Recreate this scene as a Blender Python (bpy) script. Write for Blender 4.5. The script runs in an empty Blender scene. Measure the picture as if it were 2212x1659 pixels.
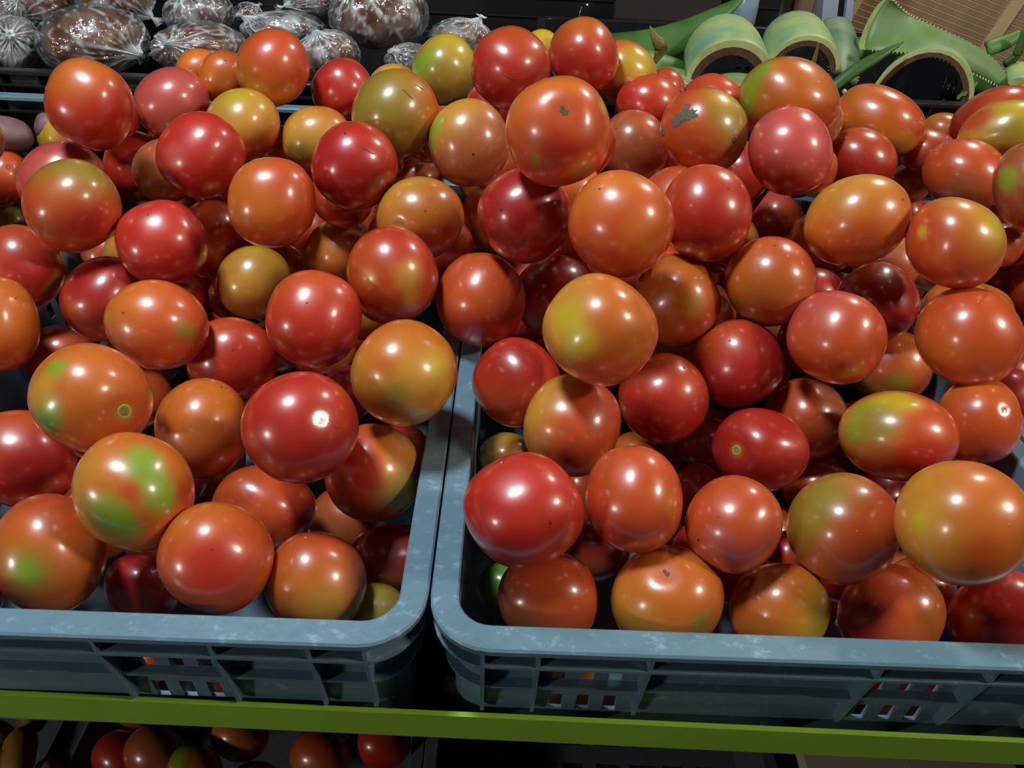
import bpy, math, random
import numpy as np
from mathutils import Vector, Matrix, noise

# ------------------------------------------------------------------ camera, world, lights, exposure
SC = bpy.context.scene
COL = SC.collection
RZ = 0.80                       # height of the front crates' rims above the floor
PITCH, YAW, ROLL, FPX = math.radians(37.97), math.radians(.89), math.radians(2.82), 1525.0
CP = np.array([0.0, 0.0, RZ + .3218])
_f = np.array([math.sin(YAW)*math.cos(PITCH), math.cos(YAW)*math.cos(PITCH), -math.sin(PITCH)])
_r = np.array([math.cos(YAW), -math.sin(YAW), 0.0]); _u = np.cross(_r, _f)
CR = math.cos(ROLL)*_r + math.sin(ROLL)*_u
CU = -math.sin(ROLL)*_r + math.cos(ROLL)*_u
CF = _f
cam = bpy.data.objects.new('camera', bpy.data.cameras.new('camera'))
COL.objects.link(cam)
M = Matrix.Identity(4)
for i in range(3):
    M[i][0], M[i][1], M[i][2], M[i][3] = CR[i], CU[i], -CF[i], CP[i]
cam.matrix_world = M
cam.data.sensor_width = 36; cam.data.lens = 36*FPX/2212; cam.data.clip_start = .02
SC.camera = cam
SC.view_settings.view_transform = 'Standard'; SC.view_settings.look = 'None'
SC.view_settings.gamma = 1; SC.view_settings.use_curve_mapping = False
SC.view_settings.exposure = 0.0

W = bpy.data.worlds.new('world'); SC.world = W; W.use_nodes = True
W.node_tree.nodes['Background'].inputs[0].default_value = (.75, .85, 1, 1)
W.node_tree.nodes['Background'].inputs[1].default_value = .007

def lamp(name, loc, power, col, rad):
    l = bpy.data.lights.new(name, 'POINT'); l.energy = power; l.color = col; l.shadow_soft_size = rad
    o = bpy.data.objects.new(name, l); COL.objects.link(o); o.location = loc
    return o
lamp('ceiling_bulb', (-.36, .40, RZ+1.15), 46, (.90, .96, 1.0), .10)
lamp('stall_bulb', (1.30, .0, RZ+1.05), 46, (1.0, .85, .66), .10)
lamp('side_bulb', (-1.45, -.78, RZ+.40), 23, (1.0, .93, .84), .11)
lamp('back_bulb', (.85, 1.30, RZ+1.05), 19, (1.0, .92, .80), .08)

# ------------------------------------------------------------------ helpers
def ray(px, py):
    d = CF + CR*(px-1106)/FPX - CU*(py-829.5)/FPX
    return d
def at(px, py, Y):              # point of the line of sight at depth Y from the stall front
    d = ray(px, py); return CP + d*(Y/d[1])
def at_z(px, py, Z):
    d = ray(px, py); return CP + d*((Z-CP[2])/d[2])

def srgb(c):
    return tuple(((v/255)/12.92 if v/255 <= .04045 else ((v/255+.055)/1.055)**2.4) for v in c)

def mesh(name, verts, faces, mat=None, parent=None, loc=(0, 0, 0), smooth=True, cols=None):
    me = bpy.data.meshes.new(name)
    me.from_pydata([tuple(map(float, v)) for v in verts], [], faces)
    if smooth: me.polygons.foreach_set('use_smooth', [True]*len(me.polygons))
    if cols is not None:
        a = me.color_attributes.new('Col', 'FLOAT_COLOR', 'POINT')
        a.data.foreach_set('color', np.c_[cols, np.ones(len(cols))].astype(np.float32).ravel())
    if mat: me.materials.append(mat)
    me.update()
    o = bpy.data.objects.new(name, me); COL.objects.link(o)
    o.location = tuple(map(float, loc))
    if parent: o.parent = parent
    return o
def tag(o, label, cat, group=None):
    o['label'] = label; o['category'] = cat
    if group: o['group'] = group
    return o
def thing(name, label, cat, loc=(0, 0, 0), group=None):
    o = bpy.data.objects.new(name, None); COL.objects.link(o); o.location = tuple(map(float, loc))
    o.empty_display_size = .02
    return tag(o, label, cat, group)
def struct(o):
    o['kind'] = 'structure'; return o

class MB:                        # collects boxes and sweeps into one mesh
    def __init__(s): s.v = []; s.f = []
    def box(s, x0, x1, y0, y1, z0, z1):
        n = len(s.v)
        s.v += [(x0,y0,z0),(x1,y0,z0),(x1,y1,z0),(x0,y1,z0),(x0,y0,z1),(x1,y0,z1),(x1,y1,z1),(x0,y1,z1)]
        s.f += [tuple(n+k for k in q) for q in ((0,3,2,1),(4,5,6,7),(0,1,5,4),(1,2,6,5),(2,3,7,6),(3,0,4,7))]
    def hexa(s, pts):
        n = len(s.v); s.v += list(pts)
        s.f += [tuple(n+k for k in q) for q in ((0,3,2,1),(4,5,6,7),(0,1,5,4),(1,2,6,5),(2,3,7,6),(3,0,4,7))]
    def loops(s, L, closed=True, ring=True, caps=False):     # list of equal-length loops
        n = len(s.v); m = len(L[0])
        for l in L: s.v += [tuple(p) for p in l]
        K = len(L)
        for a in range(K if ring else K-1):
            b = (a+1) % K
            for k in range(m if closed else m-1):
                k2 = (k+1) % m
                s.f.append((n+a*m+k, n+a*m+k2, n+b*m+k2, n+b*m+k))
        if caps:
            s.f.append(tuple(n+k for k in reversed(range(m)))); s.f.append(tuple(n+(K-1)*m+k for k in range(m)))
    def build(s, name, mat, parent=None, loc=(0,0,0), smooth=False):
        return mesh(name, s.v, s.f, mat, parent, loc, smooth)

def tube(pts, rad, seg=8):
    m = MB(); L = []
    pts = [np.array(p, float) for p in pts]
    for i, p in enumerate(pts):
        t = pts[min(i+1, len(pts)-1)]-pts[max(i-1, 0)]; t /= np.linalg.norm(t)
        a = np.cross(t, [0, 0, 1] if abs(t[2]) < .9 else [1, 0, 0]); a /= np.linalg.norm(a); b = np.cross(t, a)
        r = rad[i] if hasattr(rad, '__len__') else rad
        L.append([p+r*(math.cos(q)*a+math.sin(q)*b) for q in np.linspace(0, 2*math.pi, seg, endpoint=False)])
    m.loops(L, True, False, True); return m

# ------------------------------------------------------------------ materials
def material(name, col=None, rough=.5, spec=.5, metal=0.0, coat=0.0, var=.12, scale=40, bump=0.0, bscale=200, attr=False, sss=0.0, coat_rough=.1):
    m = bpy.data.materials.new(name); m.use_nodes = True
    nt = m.node_tree; N = nt.nodes; L = nt.links; b = N['Principled BSDF']
    tc = N.new('ShaderNodeTexCoord')
    nz = N.new('ShaderNodeTexNoise'); nz.inputs['Scale'].default_value = scale; nz.inputs['Detail'].default_value = 4
    L.new(tc.outputs['Object'], nz.inputs['Vector'])
    mx = N.new('ShaderNodeMix'); mx.data_type = 'RGBA'; mx.blend_type = 'MULTIPLY'; mx.inputs[0].default_value = 1
    rp = N.new('ShaderNodeValToRGB'); rp.color_ramp.elements[0].position = .25; rp.color_ramp.elements[1].position = .75
    lo = 1-var; rp.color_ramp.elements[0].color = (lo, lo, lo, 1); rp.color_ramp.elements[1].color = (1+var*.4,)*3+(1,)
    L.new(nz.outputs['Fac'], rp.inputs['Fac'])
    if attr:
        a = N.new('ShaderNodeAttribute'); a.attribute_name = 'Col'; L.new(a.outputs['Color'], mx.inputs[6])
    else:
        mx.inputs[6].default_value = srgb(col)+(1,)
    L.new(rp.outputs['Color'], mx.inputs[7]); L.new(mx.outputs[2], b.inputs['Base Color'])
    b.inputs['Roughness'].default_value = rough; b.inputs['Specular IOR Level'].default_value = spec
    b.inputs['Metallic'].default_value = metal
    b.inputs['Coat Weight'].default_value = coat; b.inputs['Coat Roughness'].default_value = coat_rough
    if sss:
        b.inputs['Subsurface Weight'].default_value = sss; b.inputs['Subsurface Scale'].default_value = .004
        b.inputs['Subsurface Radius'].default_value = (1, .35, .15)
    if bump:
        n2 = N.new('ShaderNodeTexNoise'); n2.inputs['Scale'].default_value = bscale; n2.inputs['Detail'].default_value = 5
        L.new(tc.outputs['Object'], n2.inputs['Vector'])
        bp = N.new('ShaderNodeBump'); bp.inputs['Strength'].default_value = bump; bp.inputs['Distance'].default_value = .001
        L.new(n2.outputs['Fac'], bp.inputs['Height']); L.new(bp.outputs['Normal'], b.inputs['Normal'])
    return m

def tomato_material(name):
    m = material(name, attr=True, rough=.42, spec=.6, coat=1.0, coat_rough=.20, var=.07, scale=90, bump=.035, bscale=380, sss=.10)
    nt = m.node_tree; N = nt.nodes; L = nt.links; b = N['Principled BSDF']
    tc = N.new('ShaderNodeTexCoord'); nz = N.new('ShaderNodeTexNoise'); nz.inputs['Scale'].default_value = 35; nz.inputs['Detail'].default_value = 3
    L.new(tc.outputs['Object'], nz.inputs['Vector'])
    mr = N.new('ShaderNodeMapRange'); mr.inputs[1].default_value = .35; mr.inputs[2].default_value = .7
    mr.inputs[3].default_value = .34; mr.inputs[4].default_value = .48
    L.new(nz.outputs['Fac'], mr.inputs[0]); L.new(mr.outputs[0], b.inputs['Roughness'])
    return m
def crate_material(name, col, scuff=.5):
    m = material(name, col, rough=.42, spec=.45, var=.10, scale=30, bump=.05, bscale=500)
    nt = m.node_tree; N = nt.nodes; L = nt.links; b = N['Principled BSDF']
    tc = N.new('ShaderNodeTexCoord'); mp = N.new('ShaderNodeMapping'); mp.inputs['Scale'].default_value = (60, 90, 60)
    nz = N.new('ShaderNodeTexNoise'); nz.inputs['Scale'].default_value = 1.6; nz.inputs['Detail'].default_value = 8; nz.inputs['Roughness'].default_value = .7
    L.new(tc.outputs['Object'], mp.inputs['Vector']); L.new(mp.outputs['Vector'], nz.inputs['Vector'])
    mr = N.new('ShaderNodeMapRange'); mr.inputs[1].default_value = .56; mr.inputs[2].default_value = .72; mr.inputs[3].default_value = 0; mr.inputs[4].default_value = scuff
    L.new(nz.outputs['Fac'], mr.inputs[0])
    old = b.inputs['Base Color'].links[0].from_socket
    mx = N.new('ShaderNodeMix'); mx.data_type = 'RGBA'; L.new(mr.outputs[0], mx.inputs[0]); L.new(old, mx.inputs[6])
    mx.inputs[7].default_value = srgb(tuple(min(255, c*1.35+20) for c in col))+(1,)
    L.new(mx.outputs[2], b.inputs['Base Color'])
    mr2 = N.new('ShaderNodeMapRange'); mr2.inputs[1].default_value = .3; mr2.inputs[2].default_value = .7; mr2.inputs[3].default_value = .22; mr2.inputs[4].default_value = .42
    L.new(nz.outputs['Fac'], mr2.inputs[0]); L.new(mr2.outputs[0], b.inputs['Roughness'])
    return m
def film_material(name, milk=.16, gloss=.24, streak=.7):
    m = bpy.data.materials.new(name); m.use_nodes = True
    nt = m.node_tree; N = nt.nodes; L = nt.links; out = N['Material Output']; N.remove(N['Principled BSDF'])
    tr = N.new('ShaderNodeBsdfTransparent'); tr.inputs[0].default_value = (.96, .98, 1, 1)
    gl = N.new('ShaderNodeBsdfGlossy'); gl.inputs['Roughness'].default_value = .09
    df = N.new('ShaderNodeBsdfDiffuse'); df.inputs[0].default_value = (.80, .90, .95, 1)
    tc = N.new('ShaderNodeTexCoord'); nz = N.new('ShaderNodeTexNoise'); nz.inputs['Scale'].default_value = 42; nz.inputs['Detail'].default_value = 4
    L.new(tc.outputs['Object'], nz.inputs['Vector'])
    bp = N.new('ShaderNodeBump'); bp.inputs['Strength'].default_value = .9; bp.inputs['Distance'].default_value = .007
    L.new(nz.outputs['Fac'], bp.inputs['Height']); L.new(bp.outputs['Normal'], gl.inputs['Normal'])
    mr = N.new('ShaderNodeMapRange'); mr.inputs[1].default_value = .4; mr.inputs[2].default_value = .75; mr.inputs[3].default_value = milk*.1; mr.inputs[4].default_value = milk*2.4
    L.new(nz.outputs['Fac'], mr.inputs[0])
    at_ = N.new('ShaderNodeAttribute'); at_.attribute_name = 'Col'
    mm = N.new('ShaderNodeMath'); mm.operation = 'MAXIMUM'; mu = N.new('ShaderNodeMath'); mu.operation = 'MULTIPLY'; mu.inputs[1].default_value = streak
    L.new(at_.outputs['Fac'], mu.inputs[0]); L.new(mu.outputs[0], mm.inputs[0]); L.new(mr.outputs[0], mm.inputs[1])
    m1 = N.new('ShaderNodeMixShader'); L.new(mm.outputs[0], m1.inputs[0]); L.new(tr.outputs[0], m1.inputs[1]); L.new(df.outputs[0], m1.inputs[2])
    lw = N.new('ShaderNodeLayerWeight'); lw.inputs[0].default_value = .35; L.new(bp.outputs['Normal'], lw.inputs['Normal'])
    mr2 = N.new('ShaderNodeMapRange'); mr2.inputs[3].default_value = gloss*.35; mr2.inputs[4].default_value = gloss*1.5
    L.new(lw.outputs['Facing'], mr2.inputs[0])
    m2 = N.new('ShaderNodeMixShader'); L.new(mr2.outputs[0], m2.inputs[0]); L.new(m1.outputs[0], m2.inputs[1]); L.new(gl.outputs[0], m2.inputs[2])
    L.new(m2.outputs[0], out.inputs[0])
    return m

MT = tomato_material('tomato_skin')
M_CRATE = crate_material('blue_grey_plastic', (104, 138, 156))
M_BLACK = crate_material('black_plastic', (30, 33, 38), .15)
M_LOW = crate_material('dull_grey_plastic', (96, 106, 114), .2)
M_GREEN = material('green_paint', (148, 202, 56), rough=.5, var=.10, scale=18, bump=.04)
M_SHELF = material('shelf_board_paint', (44, 60, 30), rough=.7)
M_SCAR = material('stem_scar_cork', (150, 150, 95), rough=.8, var=.4, scale=600, bump=.4, bscale=900)
M_DRY = material('dry_stem', (95, 92, 62), rough=.9, var=.4, scale=600, bump=.4, bscale=900)
M_RING = material('scar_ring', (176, 190, 84), rough=.5)
M_TIP = material('blossom_tip_brown', (120, 70, 34), rough=.8, var=.3, scale=500)
M_PALE = material('blossom_tip_pale', (206, 150, 96), rough=.7, var=.3, scale=500)
M_DOT = material('black_speck', (34, 22, 18), rough=.8)
M_SCAB = material('grey_scab', (112, 108, 92), rough=.95, var=.35, scale=500, bump=.6, bscale=700)
M_NAVEL = material('navel_brown', (112, 40, 22), rough=.8)

# ------------------------------------------------------------------ room and shelves
struct(mesh('floor', [(-4,-2,0),(4,-2,0),(4,6,0),(-4,6,0)], [(0,1,2,3)], material('floor_concrete', (70, 66, 62), rough=.8, var=.3, scale=3), smooth=False))
struct(mesh('wall_back', [(-4,5.9,0),(4,5.9,0),(4,5.9,3),(-4,5.9,3)], [(0,1,2,3)], material('dark_plaster', (38, 36, 36), rough=.9, var=.2, scale=2), smooth=False))

# upper shelf: green front strip and the board the crates stand on, turned slightly against the crates
SH = thing('display_shelf', 'display shelf with a bright green front edge under the tomato crates', 'shelf', (0, .2, RZ-.102))
m = MB(); m.box(-.95, .95, 0, .003, -.0005, .0255); s = m.build('front_strip', M_GREEN, SH); s['label'] = 'bright green front edge strip'
m = MB(); m.hexa([(-.95, .0335, -.056), (.95, .0335, -.056), (.95, .0365, -.056), (-.95, .0365, -.056), (-.95, .0005, -.0005), (.95, .0005, -.0005), (.95, .003, -.0005), (-.95, .003, -.0005)])
m.build('sloped_lip', M_SHELF, SH)
m = MB(); m.box(-.95, .95, .0365, .64, -.056, -.0500); m.build('board', M_SHELF, SH)
SH.rotation_euler.z = math.radians(-.74)
ST = thing('step_riser', 'dark raised step behind the tomato crates carrying bags and aloe', 'shelf', (0, .85, 0))
m = MB(); m.box(-.95, .95, 0, .62, 0, RZ-.045); m.build('riser_body', material('dark_board', (26, 24, 24), rough=.8), ST)
LS = thing('lower_shelf', 'dark lower shelf holding the crates below the green strip', 'shelf', (0, .2, 0))
m = MB(); m.box(-.95, .95, 0, .62, .188, .198); m.build('board', M_SHELF, LS)

# ------------------------------------------------------------------ crates
def rr(W, L, inset, rad, z, seg=7):      # rounded rectangle loop, counter-clockwise from above
    r = max(rad-inset, .002); p = []
    for cx, cy, a0 in ((W-inset-r, inset+r, -90), (W-inset-r, L-inset-r, 0), (inset+r, L-inset-r, 90), (inset+r, inset+r, 180)):
        for k in range(seg+1):
            a = math.radians(a0+90*k/seg); p.append((cx+r*math.cos(a), cy+r*math.sin(a), z))
    return p
def wall_cells(m, us, zs, holes, fix0, fix1, axis):     # a slab made of cells, leaving the windows open
    for i in range(len(us)-1):
        for j in range(len(zs)-1):
            if any(a <= (us[i]+us[i+1])/2 <= b and c <= (zs[j]+zs[j+1])/2 <= d for a, b, c, d in holes): continue
            if axis == 'x': m.box(us[i], us[i+1], fix0, fix1, zs[j], zs[j+1])
            else: m.box(fix0, fix1, us[i], us[i+1], zs[j], zs[j+1])
RIBM = {}
def crate(label, x0, y0, zr, mat, W=.40, L=.60, H=.096, group=None, floor_slots=False, name='plastic_crate', foot=0.0, rim_mat=None):
    t = thing(name, label, 'crate', (x0, y0, zr-H-foot), group)
    zr_ = H+foot; IN = .0151; RO = .033
    m = MB(); prof = [(0, -.0045), (0, -.0012), (.0012, 0), (IN-.001, 0), (IN, -.001), (IN, -.0045)]
    m.loops([rr(W, L, o, RO, zr_+z) for o, z in prof], True, True); m.build('rim', rim_mat or mat, t)
    tw0, tw1 = .0125, .0151
    m = MB(); m.loops([rr(W, L, o, RO, zr_+z) for o, z in ((.0010, -.0165), (.0010, -.0185), (tw0+.0004, -.0185), (tw0+.0004, -.0165))], True, True); m.build('flange', mat, t)
    m = MB(); m.loops([rr(W, L, o, RO, zr_+z) for o, z in ((.0068, -.0460), (.0068, -.0476), (tw0+.0004, -.0476), (tw0+.0004, -.0460))], True, True); m.build('flange', mat, t)
    # walls: four straight panels with windows, four corner shells
    ribsx = [o*W/.40 for o in (.0295, .058, .116, .2335, .2926, .342, .3705)]
    def panel(U, axis, f0, f1):
        us = {RO, U-RO}; holes = []
        bays = [(.058, .116), (.2335, .2926)] if U < .5 else [(.06, .12), (.20, .26), (.34, .40), (.48, .54)]
        for a, b in bays:
            c0 = (a+b)/2
            for k in (-1, 0, 1):
                c = c0+k*.0155
                for z0, z1 in ((-.050, -.036), (-.078, -.062)):
                    holes.append((c-.0038, c+.0038, zr_+z0, zr_+z1)); us |= {c-.0038, c+.0038}
        zs = sorted({foot, zr_-.078, zr_-.062, zr_-.050, zr_-.036, zr_-.0045})
        mm = MB(); wall_cells(mm, sorted(us), zs, holes, f0, f1, axis); mm.build('side_wall', mat, t)
    panel(W, 'x', tw0, tw1); panel(W, 'x', L-tw1, L-tw0)
    panel(L, 'y', tw0, tw1); panel(L, 'y', W-tw1, W-tw0)
    for c in range(4):
        mm = MB(); lp = []
        for o, z in ((tw0, foot), (tw0, zr_-.0045), (tw1, zr_-.0045), (tw1, foot)):
            lp.append(rr(W, L, o, RO, z)[c*8:c*8+8])
        mm.loops(lp, False, True); mm.build('corner_wall', mat, t)
    # ribs, one shared mesh
    if mat.name not in RIBM:
        mm = MB(); w = .0011
        for z0, z1, a, b in ((-.0185, -.0045, .0014, .0014), (-.0740, -.0185, .0078, .0014)):
            mm.hexa([(-w,a,z0),(w,a,z0),(w,tw0+.0002,z0),(-w,tw0+.0002,z0),(-w,b,z1),(w,b,z1),(w,tw0+.0002,z1),(-w,tw0+.0002,z1)])
        RIBM[mat.name] = mm.build('rib', mat, t).data
        bpy.data.objects.remove(bpy.data.objects['rib'])
    def rib(x, y, rz):
        o = bpy.data.objects.new('rib', RIBM[mat.name]); COL.objects.link(o); o.parent = t
        o.location = (x, y, zr_); o.rotation_euler.z = rz
    for x in ribsx: rib(x, 0, 0); rib(W-x, L, math.pi)
    for y in (.045, .12, .20, .30, .40, .48, .555):
        rib(W, y*L/.60, math.pi/2); rib(0, L-y*L/.60, -math.pi/2)
    bi = .0150
    if foot:
        mm = MB(); bi = .0335
        mm.loops([rr(W, L, o, RO+.02, z) for o, z in ((tw0, foot), (bi-.002, 0), (bi, 0), (tw1, foot))], True, True); mm.build('tapered_foot', mat, t)
    mm = MB()
    if floor_slots:
        us = [RO*.6+.0]; ys = [.015]
        xs = sorted({.0152, W-.0152} | {v for k in range(8) for v in (.04+k*.042, .04+k*.042+.026+(k % 3)*.004)})
        yy = sorted({.0152, L-.0152} | {v for k in range(18) for v in (.035+k*.03, .035+k*.03+.009)})
        holes = [(.04+k*.042, .04+k*.042+.026+(k % 3)*.004, .035+q*.03, .035+q*.03+.009) for k in range(8) for q in range(18)]
        for i in range(len(xs)-1):
            for j in range(len(yy)-1):
                cx, cy = (xs[i]+xs[i+1])/2, (yy[j]+yy[j+1])/2
                if any(a < cx < b and c < cy < d for a, b, c, d in holes): continue
                mm.box(xs[i], xs[i+1], yy[j], yy[j+1], 0, .003)
    else:
        mm.box(bi, W-bi, bi, L-bi, 0, .003)
    mm.build('base', mat, t)
    return t
XG = -.035
crate('left blue-grey tomato crate with scuffed rim and shadows on its front edge', XG-.0006-.40, .1954, RZ, M_CRATE, H=.113, foot=.037)
crate('right blue-grey tomato crate with a clean front rim', XG+.0006, .1954, RZ, M_CRATE, H=.113, foot=.037)
crate('blue-grey crate glimpsed at the right edge of the picture', XG+.0018+.40, .1954, RZ, M_CRATE, H=.113, foot=.037)
crate('blue-grey crate beyond the left crate, mostly out of the picture', XG-.0018-.80, .1954, RZ, M_CRATE, H=.113, foot=.037)
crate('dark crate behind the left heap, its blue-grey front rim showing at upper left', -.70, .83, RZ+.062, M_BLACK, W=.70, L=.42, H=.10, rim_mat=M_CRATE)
crate('black crate of bagged goods at the upper left', -.68, .90, RZ+.0705, M_BLACK, W=.66, L=.33, H=.10)
crate('black crate of cut aloe leaves at the upper right', .03, .90, RZ+.0805, M_BLACK, W=.66, L=.42, H=.12)
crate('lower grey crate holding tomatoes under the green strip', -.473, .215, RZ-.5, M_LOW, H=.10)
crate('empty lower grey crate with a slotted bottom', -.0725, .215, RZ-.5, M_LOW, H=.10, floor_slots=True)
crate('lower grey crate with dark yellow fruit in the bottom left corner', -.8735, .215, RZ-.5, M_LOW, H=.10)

# ------------------------------------------------------------------ tomatoes
PAL = dict(R=(186,45,29), C=(170,30,28), S=(196,80,33), O=(202,108,34), Y=(206,150,52), L=(200,172,40), V=(152,130,42),
           G=(132,164,40), H=(92,154,52), P=(194,82,72), N=(170,92,52))
PAL = {k: np.array(srgb(v)) for k, v in PAL.items()}
def sphere_dirs(nu, nv):
    v = [(0, 0, 1)]; f = []
    for j in range(1, nv):
        th = math.pi*j/nv
        for i in range(nu):
            a = 2*math.pi*i/nu; v.append((math.sin(th)*math.cos(a), math.sin(th)*math.sin(a), math.cos(th)))
    v.append((0, 0, -1)); e = len(v)-1
    for i in range(nu):
        i2 = (i+1) % nu
        f.append((0, 1+i, 1+i2)); f.append((e, e-nu+i2, e-nu+i))
        for j in range(nv-2):
            a = 1+j*nu; f.append((a+i, a+nu+i, a+nu+i2, a+i2))
    return np.array(v), f
SV, SF = sphere_dirs(56, 36)
SV2, SF2 = sphere_dirs(28, 18)
def rand_rot(rg):
    q = rg.normal(size=4); q /= np.linalg.norm(q); w, x, y, z = q
    return np.array([[1-2*(y*y+z*z),2*(x*y-z*w),2*(x*z+y*w)],[2*(x*y+z*w),1-2*(x*x+z*z),2*(y*z-x*w)],[2*(x*z-y*w),2*(y*z+x*w),1-2*(x*x+y*y)]])
class Waves:                      # smooth random field on the sphere
    def __init__(s, rg, n, k): s.d = rg.normal(size=(n, 3)); s.d *= k/np.linalg.norm(s.d, axis=1)[:, None]; s.p = rg.uniform(0, 6.28, n)
    def __call__(s, n): return np.sin(n@s.d.T+s.p).mean(axis=1)
def sstep(a, b, x):
    t = np.clip((x-a)/(b-a), 0, 1); return t*t*(3-2*t)

class Tomato:
    """unit sphere in a frame (right, down, towards the viewer) mapped to the tomato's real place and size"""
    def __init__(s, cx, cy, rx, ry, ang, D, seed, dips=()):
        rg = np.random.default_rng(seed); s.rg = rg
        d = ray(cx, cy); d = d/np.linalg.norm(d); s.P = CP+d*D
        e1 = np.cross(d, CU); e1 /= np.linalg.norm(e1); e2 = np.cross(d, e1)      # e2 points down in the picture
        def pj(q): return np.array([FPX*(q@CR)/(q@CF), -FPX*(q@CU)/(q@CF)])
        J = np.array([(pj(d+1e-5*e)-pj(d))/1e-5 for e in (e1, e2)]).T
        a = math.radians(ang); Rt = np.array([[math.cos(a), -math.sin(a)], [math.sin(a), math.cos(a)]])
        E = Rt@np.diag([rx, ry])@Rt.T
        s.E = E; s.c = (cx, cy)
        S = np.linalg.inv(J)@E*D; s.r = math.sqrt(abs(np.linalg.det(S)))
        s.A = np.column_stack([e1*S[0, 0]+e2*S[1, 0], e1*S[0, 1]+e2*S[1, 1], -d*s.r])
        s.w1 = Waves(rg, 5, 2.2); s.w2 = Waves(rg, 6, 4.5); s.F = rand_rot(rg); s.p = rg.uniform(2.05, 2.35)
        s.dips = [(s.dir(px, py), dep, wd) for px, py, dep, wd in dips]
    def dir(s, px, py):
        o = np.linalg.inv(s.E)@np.array([px-s.c[0], py-s.c[1]]); q = o@o
        if q > .96: o *= math.sqrt(.96/q); q = .96
        return np.array([o[0], o[1], math.sqrt(1-q)])
    def surf(s, n, lift=0.0):
        n = np.atleast_2d(n); k = np.abs(n@s.F.T); rad = (k**s.p).sum(axis=1)**(-1/s.p)
        rad = rad/3**(.5-1/s.p)*1.006
        rad = rad*(1+.016*s.w1(n)+.007*s.w2(n))
        for c, dep, wd in s.dips:
            g = np.arccos(np.clip(n@c, -1, 1)); rad = rad*(1-dep*np.exp(-(g/wd)**2))
        return ((n*(rad+lift)[:, None])@s.A.T)
MARKS = dict(tip='blossom_tip', dot='speck', scar='stem_scar', hole='navel', hole2='puncture', scratch='scratch', scab='scab', scab2='scab')
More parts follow.
